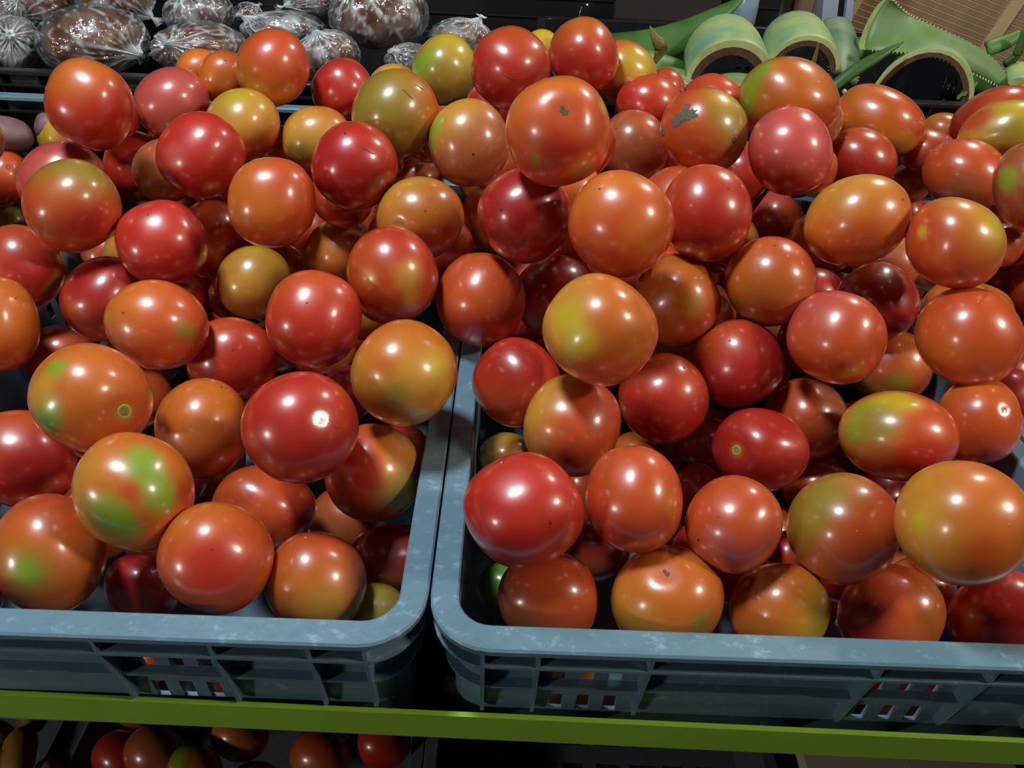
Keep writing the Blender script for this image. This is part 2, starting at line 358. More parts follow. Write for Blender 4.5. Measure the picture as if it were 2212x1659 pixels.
def build_tomato(row, data=None):
    rid, geo, c1, c2, dr, marks, label = row.split('|')
    g = [float(v) for v in geo.split()]
    seed = int(''.join(ch for ch in rid if ch.isdigit()))+(1000 if rid[0] == 'b' else 2000 if rid[0] == 'l' else 0)
    mk = [q.split(':') for q in marks.split(';') if q]
    dips = []
    for k, v in mk:
        v = v.split(',')
        if k == 'scar': dips.append((float(v[0]), float(v[1]), .075, .30))
        if k in ('hole', 'hole2'): dips.append((float(v[0]), float(v[1]), .03, .10))
        if k == 'dimple': dips.append((float(v[0]), float(v[1]), .05, .14))
    t = Tomato(*g, seed, dips)
    n = SV@rand_rot(t.rg).T
    co = t.surf(n)
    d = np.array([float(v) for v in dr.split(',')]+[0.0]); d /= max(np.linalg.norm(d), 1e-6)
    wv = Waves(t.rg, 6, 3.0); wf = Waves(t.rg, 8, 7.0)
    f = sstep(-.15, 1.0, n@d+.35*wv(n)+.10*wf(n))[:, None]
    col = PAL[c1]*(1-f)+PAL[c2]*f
    for k, v in mk:
        if k in PAL:
            px, py, rad = [float(q) for q in v.split(',')]
            c = t.dir(px, py); a = np.arccos(np.clip(n@c, -1, 1)); R = rad/((g[2]+g[3])/2)
            w = sstep(1.4, .35, a/R+.45*wv(n)+.22*wf(n))[:, None]*.92
            col = col*(1-w)+PAL[k]*w
        if k == 'scar':
            px, py, rad = [float(q) for q in v.split(',')[:3]]
            c = t.dir(px, py); a = np.arccos(np.clip(n@c, -1, 1)); R = rad/((g[2]+g[3])/2)
            if v.endswith('pale'):
                w = sstep(2.2, .9, a/R)[:, None]*.6; col = col*(1-w)+PAL['Y']*w
            else:
                w = sstep(5, 1, a/R)[:, None]*.4; col = col*(1-w)+PAL['C']*w
    col = col*(1+.06*t.rg.normal())
    o = mesh('tomato', co, SF, MT, None, t.P, True, np.clip(col, 0, 1))
    tag(o, label, 'tomato', 'tomatoes in the crates')
    for k, v in mk:
        if k not in MARKS: continue
        v = v.split(','); px, py = float(v[0]), float(v[1]); rp = t.r/((g[2]+g[3])/2)
        rg = t.rg
        if k == 'scratch':
            a = rg.uniform(.1, .7); L = rg.uniform(11, 17)
            pts = [t.surf(t.dir(px+L*q*math.cos(a), py+L*q*math.sin(a)+2*math.sin(3*q)), .004)[0] for q in np.linspace(-1, 1, 7)]
            tube(pts, [.25*rp, .55*rp, .7*rp, .7*rp, .7*rp, .55*rp, .25*rp], 5).build('scratch', M_TIP if rid != 'a72' else M_PALE, o, smooth=True); continue
        size = {'tip': 2.6, 'dot': 2.4, 'hole': 5.0, 'hole2': 5.0, 'scab': 24, 'scab2': 9}.get(k) or float(v[2])*.72
        m = MB(); nseg = 14 if k not in ('scab', 'scab2') else 26
        ring = []
        for q in range(nseg):
            a = 2*math.pi*q/nseg
            if k == 'tip': rad = size*(1.35 if q % 3 == 0 else .55)*rg.uniform(.8, 1.2)
            elif k in ('scab', 'scab2'): rad = size*(.5+.9*rg.random())
            elif v[-1] == 'dry' or k == 'hole2': rad = size*rg.uniform(.7, 1.35)*(1+.3*math.sin(2*a))
            else: rad = size*rg.uniform(.92, 1.08)
            sx, sy = (1.45, .75) if k == 'scab' else (.55, 1.3) if k == 'scab2' else (1, 1)
            ox, oy = rad*sx*math.cos(a), rad*sy*math.sin(a)
            if k == 'scab': ox, oy = ox*.8+oy*.5, oy*.8-ox*.45
            ring.append((ox, oy))
        lift = .010 if k in ('scar', 'scab', 'scab2') else .005
        L1 = [t.surf(t.dir(px+x, py+y), .0005)[0] for x, y in ring]
        L2 = [t.surf(t.dir(px+x*.8, py+y*.8), lift)[0] for x, y in ring]
        L3 = [t.surf(t.dir(px+x*.35, py+y*.35), lift*(-1.5 if k in ('hole', 'hole2') else .6))[0] for x, y in ring]
        m.loops([L1, L2, L3], True, False); m.f.append(tuple(2*nseg+q for q in range(nseg)))
        mat = {'tip': M_PALE if rg.random() < .5 else M_TIP, 'dot': M_DOT, 'hole': M_NAVEL, 'hole2': M_NAVEL, 'scab': M_SCAB, 'scab2': M_SCAB}.get(k)
        if k == 'scar': mat = M_DRY if v[-1] == 'dry' else M_SCAR
        p = m.build(MARKS[k], mat, o, smooth=True)
        if k == 'scar' and v[-1] == 'pale':
            m = MB(); K = 18; th = 1.45*size
            A_ = [[(th*rr_*math.cos(6.2832*q/K), th*rr_*math.sin(6.2832*q/K)) for q in range(K)] for rr_ in (1.0, .85, .66)]
            LL = [[t.surf(t.dir(px+x, py+y), lf)[0] for x, y in lp] for lp, lf in zip(A_, (0.0, .012, .002))]
            m.loops(LL, True, False); m.build('scar_ring', M_RING, p, smooth=True)
    return o, t

# id | picture centre, half sizes, tilt, distance | colours | second colour side | marks and patches | label
TOMATOES = '''
a1|196 228 108 94 50 0.7381|R|O|-.3,-1|tip:101,191|glossy red egg-shaped tomato at the back left, hiding the blue-grey back rim
a2|373 222 84 77 0 0.8477|P|N|.2,1||dull pinkish tomato to the right of the egg-shaped red one at back left
a3|428 152 50 48 0 0.8959|O|S|0,1|tip:423,117|small orange tomato peeping out just below the knotted plastic bag
a4|486 166 60 60 0 0.8566|O|S|.3,-.6|tip:487,131|orange tomato half hidden by the tall orange-red tomato at back left
a5|590 147 81 86 0 0.8202|S|Y|-.5,.9|tip:665,180|tall orange-red tomato with a yellow base, highest of the left heap
a6|525 270 82 79 0 0.7951|Y|S|.4,.7|L:500,205,45|amber tomato with a yellow top under the tall orange-red one
a7|740 195 69 70 0 0.8530|R|C|.2,.8||red tomato at the back, just left of the olive one
a8|685 302 79 75 0 0.8008|Y|O|.8,-.2|tip:683,243;V:640,330,30|amber tomato with a faint green lower left, left of a dark red one
a9|436 336 98 95 0 0.6755|R|C|0,.9|tip:430,262;P:375,335,30|round pink-red tomato with specks, in the middle of the back left rows
a10|767 360 95 97 0 0.6099|C|R|.3,-.8|dot:747,292;scratch:795,328|deep crimson tomato with a black speck on top and a fine scratch
a11|855 247 94 98 0 0.6509|V|O|.9,-.2|scratch:905,190;scratch:880,205|olive green-brown tomato with hairline scratches
a12|962 153 72 79 0 0.8290|V|L|.3,-.9|G:915,135,34;G:905,165,26;O:905,95,20|yellow tomato with a bright green flank at the back centre
a13|850 186 55 50 0 0.8406|Y|O|0,1||amber tomato of which only the top shows behind the olive tomato
a14|1103 148 87 92 0 0.7078|R|S|.2,-.8|tip:1147,128;scratch:1098,165|large pink-red tomato at the top centre, left of the peak tomato
a15|1170 108 44 45 0 0.8203|Y|L|.4,-.9||yellow tomato top wedged between the two highest red tomatoes
a16|1261 123 77 86 -8 0.7728|R|O|.2,-1||orange-topped red tomato at the very peak of the heap
a17|1350 160 69 76 -10 0.8209|Y|O|-.6,-.6|L:1385,140,40;S:1330,205,30|orange tomato with a yellow-green flank right of the peak tomato
a18|1402 225 72 66 0 0.7736|R|S|.4,-.5||shiny red tomato below the yellow-flanked one, near the aloe
a19|1437 190 42 44 0 0.8437|R|S|.4,-.5||small red tomato end showing at the foot of the aloe pile
a20|1540 213 68 54 0 0.8576|R|S|.3,-.8||red tomato lying under the cut aloe, behind the scabbed one
a21|1206 286 117 123 0 0.4923|S|O|-.3,-.8|scar:1218,240,13,dry;V:1155,347,18;V:1256,363,26;V:1105,238,16;L:1302,232,16;R:1215,330,50|biggest orange-red tomato with a dried stem scar and green blotches
a22|1013 310 88 97 0 0.6295|N|Y|-.4,-.7|G:930,300,34;G:945,270,26;dot:1022,332|brownish orange tomato with a green left edge
a23|1370 318 75 81 0 0.7281|N|S|.5,-.2|tip:1333,279|brown-orange tomato in shade right of the biggest tomato
a24|1520 283 96 95 0 0.6500|S|V|.9,-.1|scab:1478,252;scab2:1432,285;scab2:1583,300;Y:1560,215,45|orange and olive tomato with a grey scabby scar
a25|1704 216 110 94 8 0.6921|O|S|.2,.8|G:1622,185,38;G:1610,220,36;G:1650,150,30;tip:1768,178|orange tomato with a bright green left side below the aloe
a26|1706 328 94 97 0 0.6375|P|C|-.5,.6|tip:1757,265|dull rose-pink tomato left of the glossy red one
a27|1900 260 102 76 20 0.8616|O|S|.7,-.2|G:1812,248,18;Y:1940,320,45|orange tomato lying on its side in front of the black aloe crate
a28|1858 345 80 69 10 0.8075|R|S|.2,-.7||glossy red tomato between the dull pink and the sideways orange one
a29|1526 462 100 106 0 0.5492|R|S|-.3,-.8|tip:1571,409;tip:1601,404|red tomato leaning to the right of the large orange-red centre tomato
a30|1675 470 60 61 0 0.8431|S|P|-.3,-.5|hole:1696,470|small orange-red tomato with a round navel mark
a31|1850 477 121 96 -25 0.5898|O|Y|-.3,-.9|tip:1945,433;S:1860,520,60|amber oval tomato lying aslant in the right heap
a32|2062 526 110 101 8 0.5835|S|Y|.9,-.5|L:2148,490,36;L:1990,500,16|yellow-flushed orange tomato with a warm gleam on its right side
a33|2085 378 97 79 8 0.8242|S|N|0,.8|tip:2093,305;N:2090,400,40|orange-red tomato with a dimple on top near the right edge
a34|2165 282 108 62 -18 0.8699|L|Y|-.7,-.2|V:2180,290,44;S:2100,262,40|bright yellow tomato at the upper right edge
a35|2145 258 105 64 -25 0.9332|R|S|.1,-.9||red tomato behind the bright yellow one at upper right
a36|2240 405 103 105 0 0.7354|N|S|.1,1|G:2180,382,27;G:2160,340,14|brownish tomato with one green spot, cut by the right edge
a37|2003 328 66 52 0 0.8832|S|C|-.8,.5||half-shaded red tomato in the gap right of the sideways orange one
a38|2040 283 52 40 0 0.9642|O|S|0,1||small orange tomato below the black crate rim at upper right
a39|1962 397 48 45 0 0.9118|N|S|.5,-.4|dot:1937,397|small brown tomato below the half-shaded red one at upper right
a40|1957 462 46 47 0 0.9386|S|N|0,1||small red tomato sliver above the yellow-flushed tomato
a41|2222 212 48 34 0 0.9953|O|S|0,1||orange tomato tip at the top right edge beneath the aloe
a42|2252 622 82 78 0 0.9131|S|R|0,1||red-orange tomato cut by the right edge below the green-spotted one
a43|1340 484 116 117 0 0.4752|S|O|-.3,-.9|tip:1297,411;O:1400,500,50|large orange-red tomato in the middle of the picture
a44|1134 467 104 106 0 0.5232|C|R|-.2,-.7|tip:1195,408;dot:1085,455|crimson tomato with a shadowed right side left of the large centre tomato
a45|1050 480 58 73 0 0.6899|O|N|0,1||dark orange tomato in the gap left of the shadowed crimson one
a46|908 472 95 90 0 0.5958|O|Y|-.6,-.7|dimple:862,488;tip:918,457|orange tomato with a small dent at lower left, right side in shadow
a47|906 386 55 52 0 0.8238|N|S|-.5,-.7||small brown tomato between the scratched crimson and the green-edged tomato
a48|589 439 100 102 0 0.5911|S|O|-.8,-.2|O:570,460,50|round orange-red tomato in the middle of the left heap
a49|360 369 75 72 0 0.8216|N|Y|-.3,.5||dull tan-orange tomato tucked behind the speckled pink-red one
a50|157 446 111 101 12 0.6572|S|V|.1,-1|R:190,490,60;V:190,370,36|amber-topped orange-red tomato with three gleams at the left
a51|136 390 101 84 0 0.7770|P|R|.6,.6|tip:135,311|rose-pink tomato behind the amber-topped one at left
a52|140 292 62 60 0 0.9923|Y|L|-.9,.1||yellow-edged tomato beneath the egg-shaped red tomato
a53|10 384 62 62 0 0.9937|S|R|0,1|hole:18,361|orange-red tomato with a navel ring, cut by the left edge
a54|14 492 62 50 0 1.0299|V|Y|0,1||olive tomato sliver at the left edge
a55|45 576 102 88 25 0.7120|R|S|-.4,-.7|V:112,622,28;V:125,600,20|red tomato with a greenish end at the left edge
a56|352 525 104 93 8 0.6407|R|C|.6,.3|tip:320,465|bright red tomato with a ring-shaped gleam on top
a57|458 517 76 86 0 0.7183|S|C|.4,.6||dark red tomato showing between bright red and round orange-red tomatoes
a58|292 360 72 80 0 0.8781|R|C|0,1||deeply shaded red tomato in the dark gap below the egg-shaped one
a59|290 462 46 44 0 0.9668|S|O|0,1||small orange sliver touching the right of the amber-topped tomato
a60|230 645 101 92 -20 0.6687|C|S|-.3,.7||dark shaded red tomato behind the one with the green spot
a61|550 611 84 80 0 0.6821|Y|O|.2,.8|L:545,540,26;tip:517,556;R:470,620,26|amber-yellow tomato with a green-tinged top in the left heap
a62|735 550 79 77 0 0.7140|O|Y|-.4,-.6|tip:775,508|orange tomato left of the red-and-yellow mottled one
a63|849 594 98 106 -20 0.5288|S|R|.6,-.6|Y:872,598,42;Y:800,600,26;Y:885,640,26|red tomato with mottled yellow blotches in the middle left
a64|679 690 108 108 0 0.5065|R|S|-.2,-.8|tip:663,655|round red tomato with a tiny pale star in the left heap
a65|341 702 115 96 12 0.5755|S|O|-.5,-.3|V:398,712,30;tip:270,677|orange-red tomato with one olive-green spot on the right
a66|503 775 100 90 8 0.6044|R|S|-.6,-.6|tip:503,757|shiny red tomato with a star mark, above the shaded orange one
a67|0 702 90 107 -10 0.6726|O|S|0,1|tip:33,645|dull orange lopsided tomato cut by the left edge
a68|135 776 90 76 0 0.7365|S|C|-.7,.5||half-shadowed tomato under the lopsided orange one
a69|200 860 139 118 10 0.4950|O|S|.7,.3|scar:272,890,16,pale;G:105,890,42;H:112,920,24;G:120,800,30;Y:90,840,40;V:325,850,16|big orange tomato with a green end and a pale stem scar
a70|310 860 66 66 0 0.6862|S|R|0,1||red sliver to the right of the big green-ended tomato
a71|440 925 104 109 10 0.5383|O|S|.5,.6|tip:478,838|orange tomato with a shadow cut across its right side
a72|650 923 128 122 -15 0.4293|R|C|.2,.7|hole2:690,905;scratch:718,915|big red tomato with a small brown puncture
a73|874 806 116 115 0 0.4475|Y|O|-.1,-.3|L:945,790,40;V:860,850,40;O:830,790,40|amber tomato overhanging the rims between the two crates
a74|806 1021 106 108 -20 0.4839|S|Y|.7,-.2|V:860,1060,50;R:770,1010,60;G:870,1090,24|orange tomato with greenish side beside the left crate's corner wall
a75|52 990 126 107 10 0.5773|C|S|-.6,-.6||dark red tomato at the left edge beside the striped green one
a76|293 1061 138 128 20 0.4580|O|Y|-.8,.2|G:310,990,46;G:325,1035,46;G:350,1080,40;G:245,1120,48;G:270,1140,36;S:405,1075,36;S:285,1060,22|green and orange streaked tomato near the front of the left crate
a77|108 1195 127 131 10 0.5049|O|S|0,-.8|V:60,1235,58;G:60,1235,36|orange tomato with a blurred green spot at the front left edge
a78|573 1095 115 93 10 0.5276|S|R|.8,.2||orange-red tomato behind the front row of the left crate
a79|469 1202 129 124 -10 0.4371|S|O|-.5,-.8|tip:459,1187;R:480,1220,60|round red-orange tomato at the front of the left crate
a80|684 1256 113 113 0 0.4484|O|S|-.1,-.9|tip:693,1150;tip:660,1163;Y:700,1320,60|orange tomato with a yellow base in the left crate's front row
a81|310 1268 85 80 0 0.5384|C|R|0,1||dark red tomato low behind the left crate's front rim
a82|812 1326 72 70 0 0.4721|V|C|-.8,.2||olive-edged small tomato in the left crate's front right corner
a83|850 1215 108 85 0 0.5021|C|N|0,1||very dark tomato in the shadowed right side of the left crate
a84|752 850 62 62 0 0.6402|C|R|0,1||dark red tomato in the gap left of the amber overhanging one
b1|1039 648 97 103 0 0.5449|S|C|0,.9|tip:1018,580|brownish red blocky tomato above the gap between the crates
b2|1200 642 90 90 0 0.5819|C|N|.2,.9||shaded dark red tomato left of the largest orange one
b3|1296 713 125 123 0 0.4201|O|Y|-.7,-.3|tip:1354,674;L:1225,690,42;L:1250,740,40;S:1330,800,50|largest orange tomato with a yellow left side
b4|1462 650 96 102 -10 0.5570|O|S|.4,.4|tip:1512,604;Y:1500,660,30|orange tomato behind the largest orange one, to its right
b5|1664 609 102 98 0 0.5586|O|S|.6,-.5|V:1600,670,40;tip:1673,533;tip:1700,556|orange tomato with olive underside in the right heap
b6|1893 655 94 88 0 0.6332|C|S|-.4,-.6||dark crimson tomato under the yellow-flushed one
b7|2092 728 120 108 12 0.5864|S|O|-.5,.5|tip:2112,655|orange-red tomato with a star scar near the right edge
b8|1806 729 112 104 8 0.5388|S|P|-.2,-.6||plain orange-red tomato, smooth, centre of the right heap
b9|1593 786 101 98 0 0.5526|C|S|-.4,-.7|tip:1577,738;tip:1582,790|crimson tomato with a scuffed orange top
b10|1925 793 90 83 0 0.6603|S|O|.4,-.5|V:1940,828,34;V:1880,838,30|small orange tomato with green blotches behind the smooth one
b11|1116 826 96 100 0 0.4983|R|S|-.1,.8|tip:1078,773|brick-red tomato leaning on the right crate's left rim
b12|1235 919 109 111 0 0.4578|S|Y|-.8,-.2|tip:1229,836|orange tomato with a yellow left edge near the crate divider
b13|1432 861 99 98 0 0.5284|R|S|.1,-.7|tip:1475,798|red tomato to the right below the largest orange one
b14|1738 905 95 90 0 0.5829|S|N|.7,-.5||orange tomato behind the shiny red one with the green scar
b15|1641 971 107 92 10 0.5238|R|C|-.2,.2|scar:1587,972,11,pale|shiny red tomato with a pale green stem scar
b16|1530 946 75 68 0 0.6164|C|R|0,1||dark red tomato wedged behind the shiny scarred one
b17|1938 941 132 97 6 0.5395|S|Y|-.8,-.2|G:1885,890,44;L:1935,865,50;G:1850,935,38;V:1900,920,52;R:1990,985,50|oval tomato half yellow-green and half red
b18|2112 910 97 96 10 0.5876|S|O|0,-.8|hole:2168,888|orange-red tomato with a dark navel at the right crate wall
b19|1095 987 64 54 0 0.5756|Y|V|-.6,-.4||small yellowish tomato low beside the right crate's left wall
b20|1131 1101 133 126 0 0.3877|R|C|-.5,.6|tip:1082,998;dot:1185,1128|big bright red tomato at the front left of the right crate
b21|1369 1077 108 119 -10 0.4083|S|R|-.4,.6|O:1450,1090,36|pinkish red upright tomato right of the big bright red one
b22|1505 1056 55 57 0 0.5801|S|P|-.5,.3||small orange tomato between the upright and the salmon tomatoes
b23|1583 1132 107 107 0 0.4224|S|P|.1,.4|tip:1553,1117;dot:1510,1165;P:1560,1180,40|matt salmon-red tomato with pale scratches in the right crate
b24|1765 1056 80 64 0 0.6087|S|C|0,1||red-brown tomato top behind the dusty olive and orange one
b25|1820 1141 128 121 15 0.4486|S|V|-.7,-.5|tip:1849,1147;V:1755,1110,60;V:1790,1070,50|olive and orange tomato with a dusty bloom
b26|2076 1129 155 136 14 0.4303|O|Y|-.5,-.1|tip:2172,1133;Y:2000,1125,60;L:1990,1130,26;S:2120,1190,50|largest amber tomato at the lower right
b27|1184 1291 115 104 0 0.4207|S|N|-.6,.6|tip:1247,1245|red-orange tomato in the front left corner of the right crate
b28|1440 1292 123 117 0 0.4263|O|Y|-.5,.7|scar:1440,1238,9,dry;V:1510,1345,26|orange tomato with a puckered stem in the right crate's front row
b29|1682 1316 111 108 0 0.4503|O|L|.6,.5|N:1620,1270,40|orange-yellow tomato second from right in the front row
b30|1922 1326 120 111 0 0.4945|S|O|.8,0|C:1850,1350,60|dark orange-red tomato in the front row below the largest amber one
b31|2165 1338 126 110 0 0.5236|C|R|-.3,-.5||deep red tomato in the lower right corner of the crate
b32|1290 1188 72 70 0 0.5174|C|N|0,1||dark red tomato in the gap under the big bright red one
b33|1700 1200 45 55 0 0.5635|R|S|0,1||narrow red glimpse of a tomato under the salmon and dusty ones
b34|1900 1082 72 66 0 0.6247|C|R|0,1||dark red tomato under the oval half-green one
b35|2232 1072 60 64 0 0.7053|R|S|0,1||red tomato just showing at the right edge outside the right crate
b36|1366 982 50 50 0 0.5963|O|Y|0,1||orange glimpse of a tomato left below the red one near the centre
b37|1085 1262 50 48 0 0.5030|H|V|0,1||small bright green tomato in the right crate's front left corner
'''
VIS = []
for row in TOMATOES.strip().split('\n'):
    o, t = build_tomato(row); VIS.append((t.P, t.r, row.split('|')[0]))
LOWER = '''
l1|262 1640 65 65 0|R|C|.7,-.6||red tomato with a bright lower gleam, leftmost in the lower crate
l2|336 1631 70 67 0|N|S|-.3,.6||brownish tomato beside the leftmost one in the lower crate
l3|422 1668 66 65 0|O|V|-.5,-.6|G:385,1640,22|orange tomato with a green tinge at the bottom edge of the picture
l4|518 1590 64 57 0|N|O|-.4,-.3||brownish orange tomato in the lower crate touching the green strip
l5|694 1636 69 68 0|S|O|-.3,.5||round orange-red tomato in the middle of the lower crate
l6|826 1606 63 56 0|R|S|0,-.4||red tomato beside the lower crate's right wall
l7|292 1532 50 42 0|O|S|0,1||orange tomato bottom just showing below the green strip
l8|556 1694 58 52 0|R|C|0,1||red tomato top at the very bottom of the picture
l9|372 1540 52 40 0|N|O|0,1||dull tomato behind the brownish one in the lower crate
'''
LZ = dict(l1=-.487, l2=-.476, l3=-.480, l4=-.493, l5=-.492, l6=-.497, l7=-.50, l8=-.515, l9=-.51)
for row in LOWER.strip().split('\n'):
    f = row.split('|'); g = f[1].split(); p = at_z(float(g[0]), float(g[1]), RZ+LZ[f[0]])
    f[1] += ' %.4f' % np.linalg.norm(p-CP)
    o, t = build_tomato('|'.join(f)); o['group'] = 'tomatoes in the lower crate'

# tomatoes buried under the visible layer, on which the heap rests
def plain_tomato(seed, c1, c2):
    rg = np.random.default_rng(seed); w = Waves(rg, 5, 2.2); k = np.abs(SV2@rand_rot(rg).T); p = 2.2
    rad = (k**p).sum(axis=1)**(-1/p); rad = rad/rad.max()*(1+.02*w(SV2))
    f = sstep(-.4, 1, SV2[:, 2]+.4*w(SV2))[:, None]
    return SV2*rad[:, None], PAL[c1]*(1-f)+PAL[c2]*f
BUR = []
for q, (a, b) in enumerate((('R', 'S'), ('C', 'R'), ('S', 'O'), ('O', 'Y'), ('N', 'S'))):
    v, c = plain_tomato(700+q, a, b)
    o = mesh('tomato', v, SF2, MT, None, (0, 0, 0), True, c); BUR.append(o.data); bpy.data.objects.remove(o)
rg = np.random.default_rng(11)
VP_ = np.array([v[0] for v in VIS]); VR = np.array([v[1] for v in VIS])
VD = np.linalg.norm(VP_-CP, axis=1); VU = (VP_-CP)/VD[:, None]; VA = VR/VD
PP = [*VP_]; PR = [*VR]
XS = (XG, XG+.401, XG-.401)
nb = 0; BO = []
NC = 26000
cand = np.c_[rg.uniform(-.82, .76, NC), rg.uniform(.215, .78, NC), rg.uniform(-.118, .14, NC), rg.uniform(.026, .033, NC)]
cand[NC//2:, 3] -= .006
cand = np.r_[cand[:NC//2][np.argsort(cand[:NC//2, 2])], cand[NC//2:][np.argsort(cand[NC//2:, 2])]]
for x, y, z, r in cand:
    if z-r < -.1465: continue
    Q = np.array([x, y, RZ+z]); hw = math.sqrt(max(r*r-max(z, 0)**2, 0))
    if z < r and (any(abs(x-g) < .0165+hw+max(0, -.113-z)*.5 for g in XS) or y-hw-max(0, -.113-z)*.5 < .2115 or y+hw > .778-max(0, -.113-z)*.5): continue
    if y+r > .80 or (abs(x-XG) < .055 and y < .46 and z > -.05): continue
    d = Q-CP; D = np.linalg.norm(d); d = d/D
    ang = np.arccos(np.clip(VU@d, -1, 1))
    over = ang < (VA+r/D)*.76
    if np.any(over & (VD > D-.004)): continue
    near = ang < VA*2.3; ex, ey = (VU@CR)/(VU@CF)-(d@CR)/(d@CF), (VU@CU)/(VU@CF)-(d@CU)/(d@CF)
    qx, qy = 1106+FPX*(d@CR)/(d@CF), 829.5-FPX*(d@CU)/(d@CF); rp_ = r/D*FPX*1.3
    outside = (qx < -rp_ or qx > 2212+rp_) and z < -.045+.20*(y-.2)+.02*math.sin(31*x+17*y)
    outside = outside or (z+r < -.015 and y < .30 and qy-rp_ > 1330) or (x > .385 and z < -.01)
    if not outside and not all(np.any(near & (ex*a > 0) & (ey*b > 0)) for a in (-1, 1) for b in (-1, 1)) and not np.any(ang+r/D < VA*1.05): continue
    if not outside and not np.any(near & (ey > 0)): continue
    if (qx-592)**2+(qy-830)**2 < 70**2: continue          # an open dark gap
    A_ = np.array(PP); dist = np.linalg.norm(A_-Q, axis=1)
    if np.any(dist < (np.array(PR)+r)*.965): continue
    PP.append(Q); PR.append(r)
    o = bpy.data.objects.new('tomato', BUR[nb % 5]); COL.objects.link(o); o.location = tuple(Q); o.scale = (r, r, r*rg.uniform(.94, 1.04))
    o.rotation_euler = tuple(rg.uniform(0, 6.28, 3)); BO.append((o, Q, r, nb % 5))
    tag(o, 'tomato buried in the dark beneath the top layer of the heap', 'tomato', 'buried tomatoes in the crates')
    nb += 1
# the ones that show in the gaps get a label of their own, named after a neighbour in the top layer
AP = np.array(PP); AR = np.array(PR); LAB = {r_.split('|')[0]: r_.split('|')[-1] for r_ in TOMATOES.strip().split('\n')}
used = set(); DV, DF, DC = [], [], []
g1 = [(a, b) for a in np.linspace(-.95, .95, 9) for b in np.linspace(-.95, .95, 9) if a*a+b*b < .95]
def pix(p): v = p-CP; return np.array([1106+FPX*(v@CR)/(v@CF), 829.5-FPX*(v@CU)/(v@CF)])
VX = np.array([pix(p) for p in VP_])
for o, Q, r, ci in BO:
    v = Q-CP; D = np.linalg.norm(v); ax = v/D; s1 = np.cross(ax, CU); s1 /= np.linalg.norm(s1); s2 = np.cross(ax, s1)
    D0 = np.linalg.norm(AP-CP, axis=1); front = (D0 < D+.0) & (np.linalg.norm(AP-Q, axis=1) > 1e-6)
    vis = 0
    for a, b in g1:
        w = Q+s1*r*a+s2*r*b-CP; q = pix(w+CP)
        if not (0 <= q[0] < 2212 and 0 <= q[1] < 1659): continue
        w = w/np.linalg.norm(w); c = (AP[front]-CP); tt_ = c@w
        if np.all((c*c).sum(1)-tt_*tt_ > AR[front]**2): vis += 1
    if vis/len(g1)*math.pi*(r*FPX/D)**2 < 250:            # nothing of it to be picked out: joins the one packed mass
        me = o.data; o.rotation_mode = 'XYZ'; bm_ = np.array(Matrix.LocRotScale(o.location, o.rotation_euler, o.scale))
        vv = np.empty(len(me.vertices)*3); me.vertices.foreach_get('co', vv); vv = vv.reshape(-1, 3)
        nv_ = sum(len(a) for a in DV); DV.append(vv@bm_[:3, :3].T+bm_[:3, 3]); DF += [tuple(nv_+i_ for i_ in f_) for f_ in SF2]
        cc = np.empty(len(me.vertices)*4, np.float32); me.color_attributes['Col'].data.foreach_get('color', cc); DC.append(cc.reshape(-1, 4)[:, :3])
        bpy.data.objects.remove(o); continue
    q = pix(Q); dd = np.linalg.norm(VX-q, axis=1)
    for k_, k in enumerate(np.r_[np.argsort(dd)[:20], np.argsort(dd)[:40]]):
        lb = LAB[VIS[k][2]]
        if len(lb.replace('-', ' ').split()) > 8 or (k_ < 20 and ('gap' in lb or 'sliver' in lb)): continue
        e = VX[k]-q
        rel = ('left of' if e[0] > 0 else 'right of') if abs(e[0]) > abs(e[1]) else ('above' if e[1] > 0 else 'below')
        key = 'dim %s tomato buried %s the %s' % (('red', 'crimson', 'orange-red', 'orange', 'brownish')[ci], rel, lb)
        if key in used: continue
        used.add(key); o['label'] = key; break

if DV:
    o = mesh('packed_tomatoes', np.concatenate(DV), DF, MT, None, (0, 0, 0), True, np.concatenate(DC))
    o['kind'] = 'stuff'; tag(o, 'uncounted tomatoes packed inside the heap under the top layer', 'tomato')

# ------------------------------------------------------------------ sweet potatoes at the back left
M_POT = material('purple_grey_skin', (126, 98, 98), rough=.55, var=.3, scale=60, bump=.25, bscale=160)
def potato(px, py, rx, ry, ang, Y, label):
    p = at(px, py, Y); t = Tomato(px, py, rx, ry, ang, np.linalg.norm(p-CP), 50+int(px))
    n = SV2; co = t.surf(n); k = np.abs(n[:, 0]); 
    co = co*(1-.25*np.clip(k-.6, 0, 1))[:, None]
    o = mesh('sweet_potato', co, SF2, M_POT, None, t.P, True); tag(o, label, 'sweet potato', 'sweet potatoes')
potato(6, 290, 82, 40, 8, .775, 'greyish purple sweet potato at the left edge below the back rim')
potato(98, 272, 28, 30, 0, .79, 'end of a purple sweet potato beside the yellow-edged tomato')

